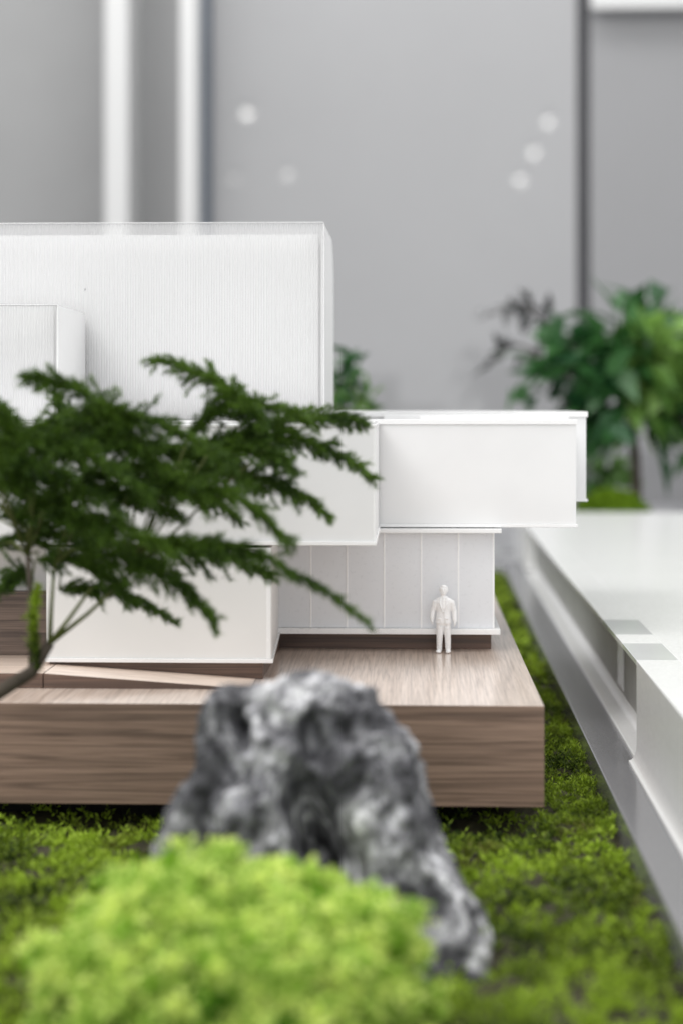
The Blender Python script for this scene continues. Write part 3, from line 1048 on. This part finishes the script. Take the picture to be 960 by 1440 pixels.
FR = [[(x - 2.5, z) for x, z in f] for f in FR]
ft = thing('fern_tree', 'windswept dark green feathery fern tree leaning in from the left', 'fern tree', (-204.5, -250, -54))
hub = np.array([-142.5, -250, 35.8])
stem_bm = bmesh.new()
tube_bm(stem_bm, [(-206, -250, -60), (-193.2, -250, -13.5), (-167.8, -251, 13.3), (-149.5, -250, 24.6), (-142.5, -250, 35.8)], [4.6, 3.9, 3.0, 2.5, 2.0], 10)
tube_bm(stem_bm, [(-149.5, -250, 24.6), (-150, -247, 45), (-152, -246, 70)], [1.5, 1.3, 0.9], 8)
link('trunk', finish(stem_bm, 'trunk'), 'bark', ft, True)
forks = [(-126, -248, 58), (-140, -254, 66), (-112, -245, 62), (-152, -246, 70)]
for i, f in enumerate(FR):
    rr = random.Random(100 + i)
    dep = rr.uniform(-42, 42)
    y0 = -250 + dep * 0.5
    y2 = -250 + dep
    p3 = [(f[0][0], y0, f[0][1]), (f[1][0], (y0 + y2) / 2, f[1][1]), (f[2][0], y2, f[2][1])]
    width = 17 if i not in (8, 10, 19) else 10.5
    V, F, A = frond_mesh(p3, width, 300 + i)
    fo = mesh_np('frond', V, F, 'fern', ft)
    bm = bmesh.new()
    k = min(forks, key=lambda q: (q[0] - p3[0][0]) ** 2 + (q[2] - p3[0][2]) ** 2)
    mid = ((k[0] + p3[0][0]) / 2 + 2, (k[1] + p3[0][1]) / 2, (k[2] + p3[0][2]) / 2 + 3)
    tube_bm(bm, [k, mid, p3[0]] + [tuple(q) for q in A[12::14]], [0.6, 0.5, 0.42] + list(np.linspace(0.36, 0.1, len(A[12::14]))), 5)
    link('stalk', finish(bm, 'stalk'), 'stem', fo, True)
for i, q in enumerate(forks[:3]):
    bm = bmesh.new()
    tube_bm(bm, [tuple(hub), ((hub[0] + q[0]) / 2 - 1, -250 + 2 * i, (hub[2] + q[2]) / 2 - 2), q], [1.1, 0.85, 0.6], 7)
    link('branch', finish(bm, 'branch'), 'stem', ft, True)
# a tuft of young shoots at the foot of the stems
V, F, A = frond_mesh([(-146, -252, 26), (-148, -254, 44), (-146, -256, 58)], 6, 555)
mesh_np('young_shoots', V, F, 'moss', ft)


# ------------------------------------------------------------------ plants at the back
def leaves_np(cen, dirs, L, W, seed):
    """pointed folded leaves: six-vertex blades"""
    r = np.random.default_rng(seed)
    n = len(cen)
    d = dirs / np.linalg.norm(dirs, axis=1)[:, None]
    s = np.cross(d, r.normal(size=(n, 3)) * 0.5 + np.array([0, 0, 1.0]))
    s /= np.linalg.norm(s, axis=1)[:, None] + 1e-9
    nn = np.cross(s, d)
    L = L * r.uniform(0.6, 1.25, (n, 1))
    W = W * r.uniform(0.7, 1.2, (n, 1))
    q = [cen, cen + d * L * .35 + s * W + nn * W * .3, cen + d * L + nn * L * -.1, cen + d * L * .35 - s * W + nn * W * .3]
    mid = cen + d * L * .5 - nn * W * .15
    V = np.stack([q[0], q[1], mid, q[3], q[2]], 1)
    base = np.arange(n)[:, None] * 5
    F = np.concatenate([base + np.array([0, 1, 2]), base + np.array([1, 4, 2]), base + np.array([4, 3, 2]), base + np.array([3, 0, 2])])
    return V.reshape(-1, 3), F


def bg_tree(name, label, base, trunk, limbs, nper, L, W, mat, r0, seed, spread=22, cat='tree', group=None):
    t = thing(name, label, cat, base, group)
    bm = bmesh.new()
    tube_bm(bm, [base] + trunk, list(np.linspace(r0, r0 * 0.6, len(trunk) + 1)), 9)
    link('trunk', finish(bm, 'trunk'), 'bark', t, True)
    r = np.random.default_rng(seed)
    for i, lm in enumerate(limbs):
        bm = bmesh.new()
        A = curve_pts(lm, 16)
        tube_bm(bm, [tuple(q) for q in A], list(np.linspace(r0 * 0.42, r0 * 0.1, 16)), 6)
        br = link('limb', finish(bm, 'limb'), 'bark', t, True)
        k = r.integers(3, 16, nper)
        c = A[k] + r.normal(0, 1, (nper, 3)) * spread * np.array([1, 1, 0.8])
        dd = r.normal(0, 0.6, (nper, 3)) + np.array([0, 0, -0.45]) + (A[-1] - A[0]) / np.linalg.norm(A[-1] - A[0]) * 0.7
        V, F = leaves_np(c, dd, L, W, seed + i)
        mesh_np('foliage', V, F, mat[i % len(mat)], br)
    return t


bg_tree('potted_tree', 'leafy green tree with drooping leaves behind the white block', (272.6, 1350, -54),
        [(272, 1350, 20), (270.9, 1350, 67.6), (264, 1350, 137)],
        [[(266, 1350, 120), (248, 1340, 180), (225, 1335, 225)], [(266, 1350, 130), (268, 1350, 190), (288, 1350, 238)], [(264, 1350, 137), (215, 1345, 200), (185, 1340, 190)],
         [(266, 1350, 125), (300, 1345, 185), (335, 1340, 175)], [(268, 1350, 110), (310, 1352, 150), (345, 1350, 125)], [(268, 1350, 110), (240, 1330, 155), (215, 1325, 125)],
         [(264, 1350, 137), (280, 1330, 200), (310, 1320, 215)], [(268, 1350, 110), (290, 1330, 150), (318, 1325, 130)],
         [(266, 1350, 120), (205, 1340, 175), (160, 1335, 150)], [(268, 1350, 105), (310, 1340, 120), (345, 1335, 80)], [(268, 1350, 105), (235, 1335, 115), (205, 1330, 85)]],
        44, 52, 13, ['tree_leaf_dark', 'tree_leaf_dark', 'tree_leaf_dark', 'tree_leaf', 'tree_leaf', 'tree_leaf_dark', 'tree_leaf', 'tree_leaf'], 8, 900, 19)
M['grey_leaf'] = leaf('greyish_shaded_leaf', (0.035, 0.035, 0.04), (0.10, 0.105, 0.10), 0.2, 0.5, 9)  # shade put into the leaf colour: dark grey for shaded branches
bg_tree('sparse_branch_tree', 'thin sparse greyish tree with drooping tips left of the leafy tree', (215, 1480, -54),
        [(215, 1480, 40), (205, 1480, 130)],
        [[(205, 1480, 120), (165, 1475, 236), (88, 1470, 240)], [(205, 1480, 120), (180, 1475, 225), (120, 1470, 262)], [(205, 1480, 110), (150, 1475, 200), (98, 1470, 178)]],
        22, 34, 6, ['grey_leaf'], 7, 940, 5)
bg_tree('shrub', 'dark green shrub showing behind the right edge of the ribbed tower', (-85, 900, -54),
        [(-84, 900, 20), (-82, 900, 90)],
        [[(-82, 900, 85), (-78, 895, 140), (-58, 890, 168)], [(-82, 900, 85), (-72, 890, 120), (-52, 885, 136)], [(-82, 900, 85), (-100, 900, 130), (-120, 900, 150)], [(-82, 900, 70), (-70, 890, 100), (-50, 885, 112)]],
        46, 24, 6.5, ['tree_leaf_dark', 'tree_leaf'], 4, 960, 10, 'shrub')
bg_tree('low_plant', 'low plant with broad pale green leaves at the foot of the tree', (236, 1400, -54),
        [(236, 1400, -10), (236, 1400, 10)],
        [[(236, 1400, 5), (230, 1395, 40), (205, 1390, 52)], [(236, 1400, 5), (240, 1395, 45), (262, 1390, 55)], [(236, 1400, 5), (232, 1390, 30), (228, 1380, 55)]],
        12, 40, 11, ['pale_leaf'], 4, 980, 8, 'plant')

bt = thing('moss_ball', 'bright yellow green moss ball behind the white block', 'moss ball', (240, 1330, -54))
u = rng.normal(size=(2600, 3))
u /= np.linalg.norm(u, axis=1)[:, None]
cb = np.array([238, 1300, -14.0])
V, F = sprigs(cb + u * np.array([42, 40, 36]), u, 6, 5, 4, 1.4, 0.7, 31)
mesh_np('leaves', V, F, 'ball_moss', bt)
bmx = bmesh.new()
bmesh.ops.create_icosphere(bmx, subdivisions=3, radius=1, matrix=Matrix.Translation(Vector(cb) * S) @ Matrix.Diagonal((42 * S, 40 * S, 36 * S, 1)))
link('cushion', finish(bmx, 'cushion'), simple('ball_core', (0.13, 0.22, 0.012), 0.8, 0, 0.2, 60, 0.3), bt, True)
